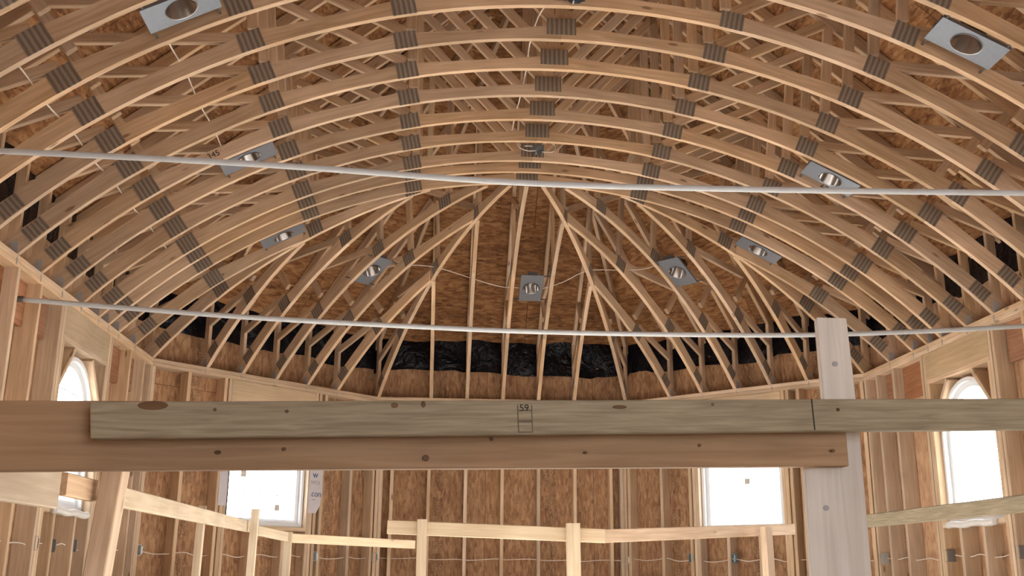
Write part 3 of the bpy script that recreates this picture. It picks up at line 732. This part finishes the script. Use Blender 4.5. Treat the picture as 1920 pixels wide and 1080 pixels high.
# stamps on the front board
fx = Vector((3.033, .385, .132)).normalized(); fy = Vector((-fx.y, fx.x, 0)); fz = fx.cross(fy)
def stampmark(d, body, size, dz):
    o = Vector((-.83, 2.530, .345))+fx*d-fy*.0012+fz*dz
    text('grade_stamp', body, size, M['ink_black'], FB, FB.matrix_world.inverted() @ frame(fx, fz, -fy, o))
bpy.context.view_layer.update()
stampmark(1.062, '59', .026, .022)
for (dx, dz, wx, wz) in ((1.045, -.005, .0025, .07), (1.082, -.005, .0025, .07), (1.063, -.04, .038, .003), (1.063, .016, .038, .003), (1.063, -.012, .036, .006)):
    o = Vector((-.83, 2.530, .345))+fx*dx-fy*.001+fz*dz
    mesh('stamp_line', boxv(-wx/2, wx/2, -.0006, .0006, -wz/2, wz/2), BOXF, M['ink_brown'], FB, FB.matrix_world.inverted() @ frame(fx, fy, fz, o))
o = Vector((-.83, 2.530, .345))+fx*1.872-fy*.001+fz*.0
mesh('pencil_line', boxv(-.0016, .0016, -.0006, .0006, -.042, .044), BOXF, M['ink_black'], FB, FB.matrix_world.inverted() @ frame((fx+fz*.0).normalized(), fy, fz, o))
M['knot'] = wood('knot_wood', (.17, .095, .05), (.09, .05, .025), knots=False)
def knot(board, P0, d, dz, ra, rb):
    N = 12; vs = [(ra*math.cos(2*math.pi*k/N), 0, rb*math.sin(2*math.pi*k/N)) for k in range(N)]
    vs += [(x*.8, -.0012, z*.8) for x, y, z in vs]
    fs = [(i, (i+1) % N, N+(i+1) % N, N+i) for i in range(N)]+[tuple(range(N, 2*N))]
    mesh('knot', vs, fs, M['knot'], board, board.matrix_world.inverted() @ frame(fx, fy, fz, Vector(P0)+fx*d+fz*dz-fy*.0006))
for d, dz, ra, rb in ((.144, .033, .036, .011), (.289, .022, .004, .004), (.461, .017, .005, .004), (.727, .031, .009, .007), (.80, .033, .006, .008), (1.32, .024, .02, .005), (1.582, .030, .004, .004), (1.948, .014, .006, .005)):
    knot(FB, (-.83, 2.530, .345), d, dz, ra, rb)
for d, dz, ra, rb in ((-.588, .062, .010, .009), (-.594, -.026, .009, .007), (-.179, -.038, .010, .006), (-.018, -.032, .006, .005), (.341, -.059, .009, .008), (.516, -.012, .005, .005), (.77, -.051, .005, .004), (1.096, -.035, .004, .004), (1.49, -.055, .006, .005)):
    knot(BB, (-.37, 2.6675, .33), d, dz, ra, rb)
# post, notched for the deep board
pp = [(1.045, FLOOR), (1.222, FLOOR), (1.215, .41), (1.203, .74), (1.112, .74), (1.118, .300), (1.045, .296)]
n = len(pp); py = 2.915
vs = [(x, py, z) for x, z in pp]+[(x+.012, py+.055, z) for x, z in pp]
fs = [(0, 1, 2, 5, 6), (2, 3, 4, 5), (n+6, n+5, n+2, n+1, n), (n+5, n+4, n+3, n+2)]+[(i, n+i, n+(i+1) % n, (i+1) % n) for i in range(n)]
cz = Vector((1.13, py, 0))
mwp = frame(Vector((0, 0, 1)), Vector((1, 0, 0)), Vector((0, 1, 0)), cz); inv = mwp.inverted()
po = mesh('timber_post', [inv @ Vector(v) for v in vs], fs, M['post'], None, mwp)
bv = po.modifiers.new('edge', 'BEVEL'); bv.width = .003; bv.segments = 2; bv.limit_method = 'ANGLE'
tag(po, 'pale grey timber post standing behind the beam boards', 'post')
for (x, z, r_) in ((1.157, .60, .0085), (1.10, .185, .0085)):
    vs = [(r_*math.cos(2*math.pi*k/14), r_*math.sin(2*math.pi*k/14)*.9, 0) for k in range(14)]
    mesh('knot', vs+[(a, b_, .001) for a, b_, c in vs], [tuple(range(13, -1, -1)), tuple(range(14, 28))]+[(i, (i+1) % 14, 14+(i+1) % 14, 14+i) for i in range(14)], M['ink_grey'], po, inv @ Matrix.Translation((x, py-.001, z)) @ Matrix.Rotation(math.pi/2, 4, 'X'))

# ------------------------------------------------------------------ guard rails
gl = empty('guard_rail', (-1.37, 4.56, FLOOR)); tag(gl, 'rough timber guard rail running along the left side and round to the rear', 'guard rail', 'temporary timber guard rails')
gm = empty('guard_rail', (-.08, 6.72, FLOOR)); tag(gm, 'pale timber guard rail in the middle, below the beam boards', 'guard rail', 'temporary timber guard rails')
gr = empty('guard_rail', (2.95, 5.0, FLOOR)); tag(gr, 'timber guard rail along the right wall, under the arched window', 'guard rail', 'temporary timber guard rails')
def gbar(root, name, p0, p1, w, t, side, mat='rail', ext=0):
    o = Vector(root.location); return bar(name, Vector(p0)-o, Vector(p1)-o, w, t, side, M[mat], root, ext)
gbar(gl, 'rail', (-1.24, 1.6, .250), (-1.175, 3.335, .250), .140, .038, (1, 0, 0))
gbar(gl, 'rail', (-1.338, 3.87, .296), (-1.352, 4.44, .300), .082, .038, (1, 0, 0), 'stud')
gbar(gl, 'post', (-1.335, 4.22, FLOOR), (-1.240, 4.22, .62), .080, .10, (0, 1, 0), 'stud')
gbar(gl, 'rail', (-1.362, 4.45, .303), (-1.505, 8.74, .345), .086, .038, (1, 0, 0))
gbar(gl, 'post', (-1.56, 7.15, FLOOR), (-1.545, 7.15, .415), .052, .05, (1, 0, 0))
gbar(gl, 'post', (-1.44, 8.52, FLOOR), (-1.425, 8.52, .475), .052, .06, (1, 0, 0))
gbar(gl, 'rail', (-1.46, 8.86, .322), (-1.245, 9.26, .282), .078, .038, (1, -.5, 0))
gbar(gl, 'post', (-1.262, 9.235, FLOOR), (-1.252, 9.235, .325), .066, .05, (0, 1, 0))
gbar(gl, 'rail', (-1.27, 9.27, .278), (-.20, 10.34, .259), .078, .038, (1, -1, 0))
gbar(gm, 'post', (-.075, 6.70, FLOOR), (-.083, 6.70, .322), .062, .05, (0, 1, 0))
gbar(gm, 'rail', (-.30, 6.79, .277), (1.055, 6.56, .228), .086, .038, (.17, 1, 0))
gbar(gm, 'rail', (1.03, 6.63, .229), (2.83, 8.25, .355), .084, .038, (-.67, .74, 0), 'stud')
gbar(gm, 'post', (.865, 6.545, FLOOR), (.852, 6.545, .302), .084, .05, (0, 1, 0))
gbar(gm, 'post', (2.46, 7.72, FLOOR), (2.445, 7.72, .345), .09, .055, (-.67, .74, 0), 'stud')
gbar(gr, 'rail', (2.965, 7.30, .366), (2.94, 3.6, .354), .086, .038, (1, 0, 0), 'grey_pine')
gbar(gr, 'post', (3.01, 4.2, FLOOR), (3.01, 4.2, .42), .086, .05, (0, 1, 0))

# ------------------------------------------------------------------ wall boxes, wall cables, foam at the sills
def W2(P0, ang, x, y, z):
    c, s = math.cos(ang), math.sin(ang); return Vector((P0[0]+c*x-s*y, P0[1]+s*x+c*y, z))
WL, WDL, WB, WDR, WR = ((XL, 0), math.pi/2), (C1, math.pi/4), (C2, 0.0), (C3, -math.pi/4), ((XR, YC), -math.pi/2)
def wbox(W, x, z, mat, label):
    e = empty('outlet_box', W2(*W, x, .0, z), W[1]); tag(e, label, 'outlet box', 'electrical boxes on the studs')
    a, h, d = .026, .047, .07
    vs = boxv(-a, a, 0, d, -h, h) + boxv(-a+.004, a-.004, 0, d-.004, -h+.004, h-.004)
    fs = [BOXF[0], BOXF[1], BOXF[3], BOXF[4], BOXF[5]]
    fs += [tuple(reversed([i+8 for i in f])) for f in fs]
    fs += [(0, 1, 9, 8), (1, 5, 13, 9), (5, 4, 12, 13), (4, 0, 8, 12)]
    mesh('box_shell', vs, fs, M[mat], e)
    mesh('nail_flange', boxv(a, a+.012, -.002, .0, -h*.7, h*.7), BOXF, M[mat], e)
    return e
wbox(WL, 7.32, .168, 'greybox', 'dark outlet box on the left wall beside the arched window stud')
wbox(WL, 7.655, .160, 'greybox', 'outlet box on the left wall on the first stud below the arched window')
wbox(WL, 8.095, .168, 'greybox', 'outlet box on the left wall on the second stud below the arched window')
wbox(WDL, .045, .172, 'steelbox', 'bright outlet box in the corner between left wall and angled wall')
wbox(WDL, 2.015, .151, 'steelbox', 'bright outlet box right of the rear left window')
wbox(WB, .02, .157, 'box', 'blue outlet box at the left end of the rear wall')
wbox(WB, 2*SB-.03, .151, 'steelbox', 'white-edged outlet box at the right end of the rear wall')
wbox(WDR, .79, .171, 'box', 'blue outlet box below the left edge of the rear right window')
wbox(WDR, 1.275, .164, 'box', 'blue outlet box under the middle of the rear right window')
wbox(WDR, 1.645, .158, 'box', 'blue outlet box behind the guard rail post below the rear right window')
wbox(WR, .045, .160, 'steelbox', 'bright outlet box at the far end of the right wall')
wbox(WR, YC-8.33, .164, 'greybox', 'outlet box on the right wall below the far edge of the arched window')
wbox(WR, YC-7.27, .174, 'greybox', 'outlet box on the right wall below the near edge of the arched window')
def wcable(W, x0, x1, z, label, amp=.022):
    pts = []; n = max(4, int((x1-x0)/.137))
    for i in range(n+1):
        x = x0+(x1-x0)*i/n
        pts.append(W2(*W, x, .05+.01*math.sin(i*1.7), z-(.5-.5*math.cos(2*math.pi*(x-x0)/.41))*amp+.006*math.sin(x*5)))
    cable(pts, .0042, label)
wcable(WL, 5.9, 8.06, .175, 'thin cable strung through the studs of the left wall')
wcable(WL, 8.14, 9.55, .165, 'thin cable between the arched window studs and the left corner')
wcable(WDL, .09, 1.98, .160, 'thin drooping cable through the studs under the rear left window', .03)
wcable(WDL, 2.06, 2*SB-.03, .153, 'thin cable right of the rear left window')
wcable(WB, .06, 2*SB-.07, .148, 'thin cable through the studs of the rear wall', .012)
wcable(WDR, .03, .75, .165, 'thin cable left of the rear right window', .03)
wcable(WDR, .84, 2*SB-.06, .160, 'thin cable under the rear right window', .03)
wcable(WR, .09, 1.26, .160, 'thin cable at the far end of the right wall')
wcable(WR, YC-8.27, 3.6, .166, 'thin cable through the studs below the right arched window')
def foam(W, xa, xb, z, label):
    pts = [W2(*W, xa+(xb-xa)*i/10, -.022+.006*math.sin(i*2.1), z+.006*math.sin(i*1.3)) for i in range(11)]
    o = tube('sill_wrap', smoothpath(pts, 3), .026, M['foam'], ns=10); tag(o, label, 'wrap')
foam(WL, 7.50, 8.22, .395, 'pale wrinkled wrap rolled along the left arched window sill')
foam(WR, YC-8.20, YC-7.48, .395, 'pale wrinkled wrap rolled along the right arched window sill')
# house wrap with printing beside the rear left window
hw = empty('house_wrap', W2(*WDL, 1.97, -.004, .8), math.pi/4); tag(hw, 'grey house wrap with blue lettering right of the rear left window', 'house wrap')
vs = []; fs = []
prof = [(-.085, 1.45), (.075, 1.45), (-.085, 1.0), (.085, 1.0), (-.085, .80), (.09, .80), (-.085, .66), (.07, .66), (-.085, .58), (.02, .58)]
for yy in (-.002, .0):
    vs += [(x, yy, z-.8) for x, z in prof]
for i in range(0, 8, 2): fs += [(i, i+1, i+3, i+2), (10+i, 10+i+2, 10+i+3, 10+i+1)]
mesh('wrap_sheet', vs, fs, M['wrap'], hw)
ident = Matrix(((1, 0, 0, 0), (0, 0, -1, 0), (0, 1, 0, 0), (0, 0, 0, 1)))
def hwtext(s, size, mat, x, z): text('lettering', s, size, M[mat], hw, Matrix.Translation((x, -.004, z)) @ ident)
hwtext('.con', .088, 'ink', .005, -.025); hwtext('WOL', .055, 'ink_grey', .0, .09); hwtext('w', .10, 'ink', -.01, .17); hwtext('com', .026, 'ink_grey', -.02, -.082)
hw2 = empty('house_wrap', W2(*WDL, .86, -.004, .8), math.pi/4); tag(hw2, 'narrow strip of house wrap left of the rear left window', 'house wrap')
mesh('wrap_sheet', boxv(-.05, .055, -.002, 0, -.2, .6), BOXF, M['wrap'], hw2)
mesh('tape_edge', boxv(.045, .056, -.005, -.003, -.32, .6), BOXF, M['ink_black'], hw2)
